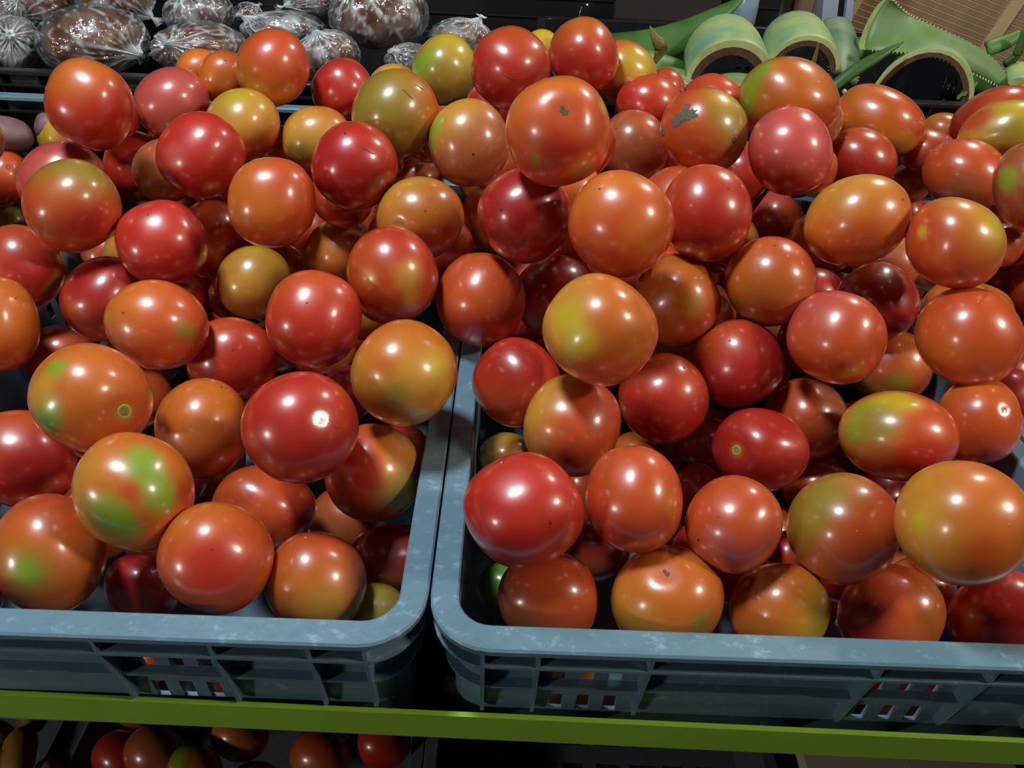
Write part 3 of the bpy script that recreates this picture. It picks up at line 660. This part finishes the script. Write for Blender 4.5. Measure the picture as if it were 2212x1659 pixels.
# ------------------------------------------------------------------ knotted plastic bags of brown goods
M_FILM = film_material('clear_plastic_film', .07, .24, .60); M_FILM2 = film_material('milky_plastic_film', .16, .26, .80)
M_BROWN = material('brown_goods', (118, 72, 34), rough=.3, var=.55, scale=45, bump=.8, bscale=90)
M_BROWN2 = material('dark_brown_goods', (96, 62, 46), rough=.35, var=.5, scale=40, bump=.8, bscale=80)
M_KNOT = film_material('gathered_film', .40, .25)
def bag(px, py, rx, ry, Y, kx, ky, label, film=None, goods=None, seed=0, tail=1.0, kdep=.55):
    rg = np.random.default_rng(300+seed)
    p = at(px, py, Y); D = np.linalg.norm(p-CP)
    t = Tomato(px, py, rx, ry, 0, D, 300+seed)
    e = thing('bag_of_goods', label, 'bag', t.P-np.array([0, 0, t.r*.9]), 'knotted plastic bags')
    off = np.array([0, 0, t.r*.9])
    o = np.linalg.inv(t.E)@np.array([kx-px, ky-py]); q = math.sqrt(o@o)
    if q > .9: o = o/q*.9
    ax = np.array([o[0], o[1], math.sqrt(max(1-o@o, .05))*kdep]); ax /= np.linalg.norm(ax)
    n = SV; w1 = Waves(rg, 6, 5.0); w2 = Waves(rg, 8, 11.0)
    core = (n*(.90+.05*w1(n)+.02*w2(n))[:, None])@t.A.T
    mesh('contents', core+off, SF, goods or M_BROWN, e, (0, 0, 0), True)
    b1 = np.cross(ax, [.3, .9, .2]); b1 /= np.linalg.norm(b1); b2 = np.cross(ax, b1)
    big, bf = sphere_dirs(96, 40)
    Rm = np.column_stack([b1, b2, ax]); n = big@Rm.T
    th = np.arccos(np.clip(big[:, 2], -1, 1)); ph = np.arctan2(big[:, 1], big[:, 0])
    pl = sum(np.sin(k*ph+rg.uniform(0, 6.28)+rg.uniform(-1, 1)*th)*rg.uniform(.5, 1) for k in (7, 11, 13, 17, 23, 29))/3
    pl = np.sign(pl)*np.abs(pl)**.7
    w3, w4 = Waves(rg, 7, 9.0), Waves(rg, 7, 14.0)
    rd = np.maximum(np.exp(-(w3(n)/.045)**2), .8*np.exp(-(w4(n)/.035)**2))
    am = .055*np.exp(-((th-.15)/.75)**2)+.010
    rad = 1.0+am*pl+.02*w1(n)+.014*rd-.10*np.exp(-(th/.55)**2)+.26*np.exp(-(th/.16)**2)
    st_ = np.clip(np.clip(pl-.15, 0, 1)*1.6*np.exp(-(th/.85)**2)+.9*np.exp(-(th/.22)**2)+.5*sstep(.35, .6, w1(n))+.8*rd, 0, 1)
    fm = mesh('plastic_film', (n*rad[:, None])@t.A.T+off, bf, film or M_FILM, e, (0, 0, 0), True, np.c_[st_, st_, st_])
    # knot and flared tail
    m = MB(); L = []
    k0 = 1.08
    for s_, rr_ in ((0, .05), (.05, .075), (.10, .05), (.17, .06), (.27*tail+.02, .12), (.36*tail+.03, .17)):
        lp = []
        for q_ in range(20):
            a = 2*math.pi*q_/20; ww = rr_*(1+.35*math.sin(5*a+s_*9)*(s_ > .12))
            lp.append(tuple(((ax*(k0+s_)+b1*ww*math.cos(a)+b2*ww*math.sin(a))@t.A.T)+off))
        L.append(lp)
    m.loops(L, True, False); m.build('knot', M_KNOT, fm, smooth=True)
bag(203, 88, 125, 80, .985, 290, 116, 'large clear bag of brown goods with a sunburst of creases at its knot', seed=1, tail=.4, kdep=1.0)
bag(28, 98, 66, 64, .99, 22, 78, 'clear bag at the left edge with pale creases fanning from its knot', M_FILM2, M_BROWN2, 2, .4, 1.0)
bag(14, 22, 44, 46, 1.10, 30, 5, 'small clear bag in the top left corner of the picture', M_FILM2, M_BROWN2, 3, .6)
bag(98, 10, 62, 52, 1.16, 60, 30, 'brown bag behind the large creased one at the top left', None, M_BROWN, 4, .6)
bag(250, 2, 88, 60, 1.15, 310, 30, 'dark brown bag at the top edge behind the large creased one', None, M_BROWN, 5, 1.0)
bag(430, 30, 78, 56, 1.08, 400, -10, 'bag in greyish film with a star-like gleam at the top', M_FILM2, M_BROWN2, 6, .4)
bag(432, 104, 106, 58, .995, 372, 96, 'bag with a white gathered knot above the small orange tomatoes', M_FILM, M_BROWN, 7, .5, 1.0)
bag(612, 62, 92, 40, 1.06, 540, 40, 'bluish film bag behind the tall orange-red tomato', M_FILM2, M_BROWN2, 8, .6)
bag(670, 2, 58, 36, 1.20, 632, 10, 'small white-knotted bag at the top edge left of the brown ball', M_FILM2, M_BROWN2, 9, 1.0)
bag(820, 32, 109, 84, 1.06, 786, -20, 'round brown bag with streaks of film running down from its top', None, M_BROWN, 10, .3)
bag(708, 122, 72, 58, .985, 690, 85, 'brown bag behind the red tomato left of the olive one', None, M_BROWN, 11, .2)
bag(994, 84, 70, 46, 1.08, 1030, 46, 'crinkled bag right of the round brown one, behind the green-flanked tomato', M_FILM2, M_BROWN, 12, .5)
bag(884, 130, 54, 38, .99, 860, 118, 'silvery pleated bag end under the round brown bag', M_FILM2, M_BROWN2, 13, .2)
bag(534, 30, 34, 26, 1.14, 560, 10, 'small dark bag between the greyish and the bluish ones', M_FILM, M_BROWN2, 14, .4)

# ------------------------------------------------------------------ aloe leaves
def aloe_material(name, a, b, rough=.45):
    m = material(name, a, rough=rough, var=.2, scale=30, bump=.10, bscale=120)
    nt = m.node_tree; N = nt.nodes; L = nt.links; bs = N['Principled BSDF']
    tc = N.new('ShaderNodeTexCoord'); nz = N.new('ShaderNodeTexNoise'); nz.inputs['Scale'].default_value = 22; nz.inputs['Detail'].default_value = 5
    L.new(tc.outputs['Object'], nz.inputs['Vector'])
    mr = N.new('ShaderNodeMapRange'); mr.inputs[1].default_value = .38; mr.inputs[2].default_value = .66
    L.new(nz.outputs['Fac'], mr.inputs[0])
    old = bs.inputs['Base Color'].links[0].from_socket
    mx = N.new('ShaderNodeMix'); mx.data_type = 'RGBA'; L.new(mr.outputs[0], mx.inputs[0]); L.new(old, mx.inputs[6]); mx.inputs[7].default_value = srgb(b)+(1,)
    L.new(mx.outputs[2], bs.inputs['Base Color']); return m
A_PALE = aloe_material('aloe_pale', (136, 176, 138), (172, 192, 116))
A_GREEN = aloe_material('aloe_green', (70, 118, 52), (96, 138, 62))
A_GREY = aloe_material('aloe_grey_green', (128, 146, 118), (96, 128, 92))
A_DARK = aloe_material('aloe_dark_green', (44, 88, 34), (66, 110, 44))
A_MID = aloe_material('aloe_mid_green', (122, 150, 104), (88, 134, 62))
A_BROWN = aloe_material('aloe_tip_brown', (104, 104, 44), (120, 84, 44))
A_CUT = material('aloe_cut_flesh', (188, 200, 132), rough=.4, var=.25, scale=60)
A_SCAR = material('aloe_cut_scar', (92, 62, 44), rough=.7, var=.5, scale=90, bump=.5, bscale=200)
def leaf(label, pts, widths, arch, thick, mat, cut=True, side=None, side2=None, spines=False, scar=True, group='aloe leaves', ns=14):
    """pts: (px,py,Y) centre line; widths: half widths in metres; arch: height of the bow across; side: lateral axis"""
    P = [at(*p) for p in pts]
    # resample smoothly
    K = 4*(len(P)-1)+1; tt = np.linspace(0, len(P)-1, K)
    def cr(V):
        V = np.array(V, float); out = []
        for u in tt:
            i = min(int(u), len(V)-2); f = u-i
            p0, p1, p2, p3 = V[max(i-1, 0)], V[i], V[i+1], V[min(i+2, len(V)-1)]
            out.append(.5*((2*p1)+(-p0+p2)*f+(2*p0-5*p1+4*p2-p3)*f*f+(-p0+3*p1-3*p2+p3)*f**3))
        return np.array(out)
    C = cr(P); Wd = np.maximum(cr([[w] for w in widths])[:, 0], .0006); Ar = cr([[a] for a in (arch if hasattr(arch, '__len__') else [arch]*len(P))])[:, 0]
    base = C[0]
    t = thing('aloe_leaf', label, 'aloe leaf', base-np.array([0, 0, .0]), group)
    L = []; edge = []
    for k in range(K):
        tg = C[min(k+1, K-1)]-C[max(k-1, 0)]; tg /= np.linalg.norm(tg)
        sd = np.array(side, float) if side is not None else np.cross(tg, [0, 0, 1.0])
        if side2 is not None: sd = sd*(1-min(1, 2.2*k/K))+np.array(side2, float)*min(1, 2.2*k/K)
        sd = sd-tg*(sd@tg); sd /= np.linalg.norm(sd); up = np.cross(sd, tg)
        if up[2] < 0: up = -up
        w, a, th = Wd[k], Ar[k]*Wd[k], thick*min(1, Wd[k]/max(Wd)*1.2)
        s = np.linspace(-1, 1, ns+1)
        def pt(q, off):
            # bowed strip: angle along an arc so that high arches close round
            kk = off*min(1, max(Ar[k], 0)*.9)
            return C[k]-base+sd*(w-kk)*math.sin(q*math.pi/2)+up*(a*math.cos(q*math.pi/2)-off*(1-abs(q)**6*.7))
        top = [pt(q, 0) for q in s]; bot = [pt(q, th) for q in s[::-1]]
        L.append(top+bot); edge.append((top[0], top[-1], tg, sd, up))
    m = MB(); m.loops(L, True, False, True); m.build('blade', mat, t, smooth=True)
    if cut:
        tg = C[1]-C[0]; tg /= np.linalg.norm(tg)
        lp = np.array(L[0])-tg*.0006
        n1 = ns+1; top, bot = lp[:n1], lp[n1:][::-1]
        m = MB(); m.loops([list(map(tuple, top)), list(map(tuple, top*.55+bot*.45))], False, False); m.build('cut_edge', A_CUT, t, smooth=True)
        m = MB(); m.loops([list(map(tuple, top*.55+bot*.45)), list(map(tuple, bot))], False, False); m.build('cut_face', A_SCAR if scar else A_CUT, t, smooth=True)
    if spines:
        m = MB()
        for k in range(1, K-1):
            for (pa, sgn) in ((0, -1), (1, 1)):
                for h in (0, .5):
                    q = edge[k][pa]*(1-h)+edge[k+1][pa]*h; tg, sd = edge[k][2], edge[k][3]
                    n = len(m.v); m.v += [tuple(q-tg*.0016), tuple(q+tg*.0016), tuple(q+edge[k][4]*.0012), tuple(q+sd*sgn*.0030+tg*.001)]
                    m.f += [(n, n+1, n+3), (n+1, n+2, n+3), (n+2, n, n+3)]
        sp = m.build('spines', A_CUT, t); sp['kind'] = 'stuff'
    return t
leaf('pale green cut aloe arch with a brown hollow, leftmost of the arches', [(1574,168,.955),(1566,140,1.01),(1558,114,1.07),(1550,96,1.13)], [.053,.054,.052,.044], [.84,.92,.95,.85], .017, A_PALE, side=(1,0,.08))
leaf('pale green cut aloe arch in the middle of the aloe pile', [(1734,146,.985),(1724,118,1.04),(1714,88,1.11)], [.045,.046,.044], [.86,.92,.9], .012, A_PALE, side=(1,0,.06))
leaf('wide cut aloe arch over a dark hollow, right of the thin leaf', [(1984,224,.955),(1990,204,1.01),(1998,184,1.07),(2006,170,1.12)], [.060,.058,.052,.042], [1.10,1.08,1.0,.9], .010, A_PALE, side=(1,0,-.06))
leaf('grey-green aloe leaf seen from the side beside the middle arch', [(1822,176,.99),(1822,125,1.03),(1816,80,1.07),(1808,50,1.10)], [.018,.022,.022,.020], [.5,.5,.5,.5], .010, A_GREY, cut=False, side=(1,.15,0), spines=True)
leaf('long aloe leaf with a curled cut end lying on top of the pile', [(1898,52,1.00),(1950,72,1.00),(2010,88,1.00),(2080,118,1.00),(2140,152,.995),(2178,192,.985)], [.031,.023,.019,.018,.014,.006], [-.55,-.1,.35,.5,.5,.4], .014, A_MID, side=(.75,.25,.6), side2=(.1,.6,.7), spines=True, scar=False)
leaf('long dark green aloe leaf pointing up to the top edge', [(1270,118,1.05),(1400,104,1.06),(1490,72,1.07),(1550,36,1.08),(1606,-6,1.09)], [.026,.026,.021,.014,.003], [.5,.5,.6,.7,.5], .008, A_DARK, cut=False, side=(.2,.6,.7))
leaf('dark green aloe leaf low behind the orange-topped tomato', [(1310,120,1.03),(1380,132,1.03),(1450,142,1.04),(1500,152,1.05)], [.014,.018,.014,.005], [.5,.5,.5,.4], .007, A_GREEN, cut=False, side=(.1,.7,.6))
leaf('small olive brown aloe tip curling upward at the left of the pile', [(1404,56,.985),(1416,84,.98),(1428,104,.98),(1414,136,.98)], [.0008,.006,.009,.003], [.5,.5,.5,.4], .004, A_BROWN, cut=False, side=(1,.2,.1))
leaf('thin dark green aloe leaf crossing in front of the wide arch', [(1796,190,.945),(1850,150,.95),(1905,118,.955),(1952,90,.96)], [.007,.008,.006,.0008], [.6,.6,.6,.5], .005, A_DARK, cut=False, side=(.3,.5,.8))
leaf('dark thorn-like aloe tip in front of the middle arch', [(1756,140,.975),(1762,118,.975),(1768,92,.975)], [.004,.003,.0006], [.5,.5,.5], .003, A_BROWN, cut=False, side=(1,.2,0))
leaf('grey-green aloe strip behind the wide arch', [(1850,104,1.04),(1930,96,1.05),(2010,104,1.06),(2090,134,1.06)], [.014,.014,.013,.008], [.4,.4,.4,.4], .007, A_GREEN, cut=False, side=(0,.6,.8))
leaf('green aloe leaf tip rising at the right edge of the picture', [(2130,106,1.05),(2170,92,1.05),(2206,72,1.05)], [.010,.010,.006], [.6,.6,.6], .006, A_GREEN, cut=False, side=(.1,.5,.8))
leaf('dark curved aloe tip meeting another at the right edge', [(2172,142,1.03),(2194,122,1.03),(2204,92,1.03),(2208,62,1.03)], [.010,.009,.006,.001], [.6,.6,.6,.5], .005, A_DARK, cut=False, side=(.8,.3,.2))
leaf('broken pale aloe slab under the leftmost arch', [(1468,196,.935),(1462,178,.97),(1458,160,1.01)], [.028,.030,.028], [.35,.35,.3], .012, A_PALE, side=(1,0,-.1), scar=False)
leaf('pale aloe slice behind the scabbed tomato', [(1600,180,.935),(1598,168,.97),(1596,158,1.0)], [.026,.027,.024], [.25,.25,.2], .010, A_PALE, side=(1,0,0), scar=False)
leaf('pale aloe piece at the right edge above the orange tip', [(2214,186,.96),(2212,164,1.0),(2208,146,1.04)], [.020,.022,.020], [.5,.5,.4], .010, A_PALE, side=(1,0,0), scar=False)
leaf('dry brown aloe scrap at the right foot of the wide arch', [(2078,208,.935),(2094,194,.945),(2108,180,.955)], [.007,.008,.003], [.6,.6,.5], .004, A_BROWN, side=(.7,.3,.5), scar=False)
leaf('pale aloe sliver wedged beside the sideways orange tomato', [(1822,196,.935),(1830,206,.93),(1840,214,.925)], [.006,.006,.002], [.5,.5,.5], .004, A_PALE, cut=False, side=(.6,.3,-.6))
leaf('shaded dark leaf deep under the long curled aloe leaf', [(2060,150,1.08),(2110,168,1.07),(2160,196,1.06)], [.022,.024,.018], [.3,.3,.3], .008, A_DARK, cut=False, side=(.2,.6,.6))

# ------------------------------------------------------------------ behind the stall
def at2(px, py, Y): return at(px, py, Y)
bp_ = thing('black_backboard', 'black board standing behind the bags and the peak of the heap', 'board', (-.35, 1.36, RZ-.05))
m = MB(); m.box(-.75, .80, 0, .02, 0, .40); m.build('panel', material('black_board', (12, 13, 15), rough=.5, var=.3, scale=8), bp_)
m = MB()
for k in range(9): m.box(-.75, .80, -.003, 0, .06+k*.03, .0615+k*.03)
gv = m.build('grooves', material('black_groove', (24, 27, 30), rough=.5), bp_); gv['kind'] = 'stuff'
q = at(1420, 30, 1.34)
bb = thing('brown_box', 'very dark brown box behind the long dark aloe leaf', 'box', (q[0], 1.32, q[2]-.10))
m = MB(); m.box(-.075, .10, 0, .03, 0, .2); m.build('body', material('dark_brown_card', (44, 36, 34), rough=.7), bb)
m = MB(); m.box(-.075, .10, -.002, 0, .085, .095); m.build('tape', material('dark_tape', (28, 24, 24), rough=.5), bb)
# wire hook
hk = [at(1252, 46, 1.15), at(1253, 28, 1.15), at(1256, 14, 1.15), at(1263, 9, 1.15), at(1269, 11, 1.14), at(1268, 16, 1.14)]
h0 = hk[0]; hb = [np.array([h0[0]-.002, h0[1], RZ-.04])]+hk
tag(tube([p-h0 for p in hb], .0022, 8).build('wire_hook', material('bright_steel', (200, 215, 220), rough=.25, metal=1.0), None, h0, True), 'thin bright wire hook standing behind the peak tomato', 'hook')
# pale plastic bottle lying behind the aloe
c0, c1_ = at(1602, 58, 1.30), at(1622, -40, 1.30)
bt = thing('plastic_bottle', 'pale bluish plastic bottle behind the aloe arches', 'bottle', c0)
M_BOT = material('pale_blue_plastic', (150, 178, 196), rough=.25, coat=.5, var=.25, scale=30)
tube([np.zeros(3), (c1_-c0)*.08, (c1_-c0)*.5, (c1_-c0)*.8, (c1_-c0)*.95, (c1_-c0)*1.05], [.016, .020, .020, .019, .012, .008], 18).build('body', M_BOT, bt, smooth=True)
tube([(c1_-c0)*1.05, (c1_-c0)*1.13], .009, 14).build('cap', material('cap_grey', (120, 130, 140), rough=.5), bt, smooth=False)
# brown carton between bottle and post
q = at(1708, 60, 1.42)
cb = thing('carton', 'grey-brown carton behind the middle aloe arch', 'box', (q[0], 1.42, q[2]-.06))
m = MB(); m.box(-.075, .062, 0, .12, 0, .24); m.build('body', material('grey_brown_card', (128, 110, 98), rough=.7, var=.25, scale=12), cb)
m = MB(); m.box(-.005, .030, -.0015, 0, .0, .24); m.build('label_band', material('tan_band', (160, 124, 96), rough=.7), cb)
# aluminium post
pa, pb = at(1792, 70, 1.35), at(1806, -60, 1.35)
ps = thing('metal_post', 'pale blue aluminium post with a black groove at the top', 'post', (pa[0], 1.35, 0))
M_AL = material('blue_white_aluminium', (158, 176, 196), rough=.35, var=.08)
lean = (pb[0]-pa[0])/(pb[2]-pa[2])
def post(x0, x1, yo, mat, nm):
    z1 = RZ+.75; l = lean
    m = MB(); za = pa[2]
    m.hexa([(x0+(0-za)*l,yo,0),(x1+(0-za)*l,yo,0),(x1+(0-za)*l,yo+.03,0),(x0+(0-za)*l,yo+.03,0),(x0+(z1-za)*l,yo,z1),(x1+(z1-za)*l,yo,z1),(x1+(z1-za)*l,yo+.03,z1),(x0+(z1-za)*l,yo+.03,z1)])
    m.build(nm, mat, ps)
post(-.016, .010, 0, M_AL, 'flange_face'); post(.010, .024, .010, material('black_rubber', (16, 16, 18), rough=.7), 'groove'); post(.024, .036, 0, M_AL, 'flange_face')
# slatted wooden panel leaning behind the aloe
c = at(2060, 40, 1.62)
wp = thing('slatted_wood_panel', 'brown slatted wooden panel leaning behind the aloe at upper right', 'panel', c)
M_W = material('weathered_wood', (172, 146, 118), rough=.7, var=.25, scale=25, bump=.2, bscale=60)
M_W2 = material('plain_board_tan', (178, 136, 92), rough=.7, var=.15, scale=10)
M_W3 = material('wood_stile', (184, 160, 126), rough=.7, var=.2, scale=20)
SL = MB(); SL.box(-.30, .30, -.004, .004, -.0048, .0048); sl0 = SL.build('slat', M_W, wp); sld = sl0.data; bpy.data.objects.remove(sl0)
for k in range(-14, 15):
    o = bpy.data.objects.new('slat', sld); COL.objects.link(o); o.parent = wp
    o.location = (.10, 0, k*.0112); o.rotation_euler.x = math.radians(18)
m = MB(); m.box(-.20, .40, .006, .010, -.18, .18); m.build('backing', material('panel_backing', (84, 66, 50), rough=.8), wp)
m = MB(); m.box(.085, .112, -.009, -.003, -.18, .18); m.build('stile', M_W3, wp)
m = MB(); m.box(-.215, -.20, -.009, .010, -.18, .18); m.build('stile', M_W3, wp)
m = MB(); m.box(-.36, -.215, 0, .010, -.20, .18); m.build('side_board', M_W2, wp)
wp.rotation_euler = (0, math.radians(15), 0)

# ------------------------------------------------------------------ lower shelf: fruit at the left, carton at the right
M_FR = material('dark_yellow_fruit', (166, 124, 36), rough=.6, var=.4, scale=50, bump=.1)
M_FR2 = material('brown_yellow_fruit', (128, 84, 36), rough=.6, var=.4, scale=50, bump=.1)
def fruit(a, b, c, Z, rad, mat, label):
    P = [at_z(*q, RZ+Z) for q in (a, b, c)]
    pts = []
    for u in np.linspace(0, 1, 11): pts.append((1-u)**2*P[0]+2*u*(1-u)*P[1]+u*u*P[2])
    e = thing('banana', label, 'banana', P[1]-np.array([0, 0, rad]), 'bananas in the lower crate'); base = P[1]-np.array([0, 0, rad])
    tube([p-base for p in pts], [rad*v for v in (.25, .62, .85, .96, 1, 1, .98, .92, .8, .6, .3)], 10).build('peel', mat, e, smooth=True)
    d = pts[0]-pts[1]; d /= np.linalg.norm(d)
    tube([pts[0]-base, pts[0]-base+d*.018], [rad*.26, rad*.22], 8).build('stem', M_TIP, e, smooth=True)
fruit((60, 1570), (32, 1620), (40, 1700), -.485, .017, M_FR, 'dark yellow banana standing upright in the lower left crate')
fruit((100, 1545), (72, 1556), (40, 1552), -.495, .016, M_FR2, 'banana tucked under the green strip at lower left')
fruit((-40, 1648), (10, 1640), (36, 1668), -.490, .018, M_FR, 'orange-yellow banana at the bottom left corner')
fruit((-60, 1575), (0, 1590), (20, 1640), -.505, .019, M_FR2, 'brownish banana cut by the left edge under the strip')
fruit((108, 1700), (96, 1662), (110, 1640), -.500, .013, M_FR, 'small banana end beside the dark crate rim at the bottom')
q = at_z(1735, 1640, RZ-.5)
cd = thing('carton', 'pale grey-beige carton under the green strip at lower right', 'box', (q[0], .22, RZ-.605))
m = MB(); m.box(0, .245, 0, .32, 0, .105); m.build('body', material('beige_card', (226, 214, 198), rough=.8, var=.12, scale=15), cd)
m = MB(); m.box(.001, .122, .001, .318, .105, .107); m.build('flap', material('beige_card_flap', (230, 218, 202), rough=.8, var=.12, scale=15), cd)
m = MB(); m.box(.123, .244, .001, .318, .105, .107); m.build('flap', material('beige_card_flap2', (222, 210, 194), rough=.8, var=.12, scale=15), cd)
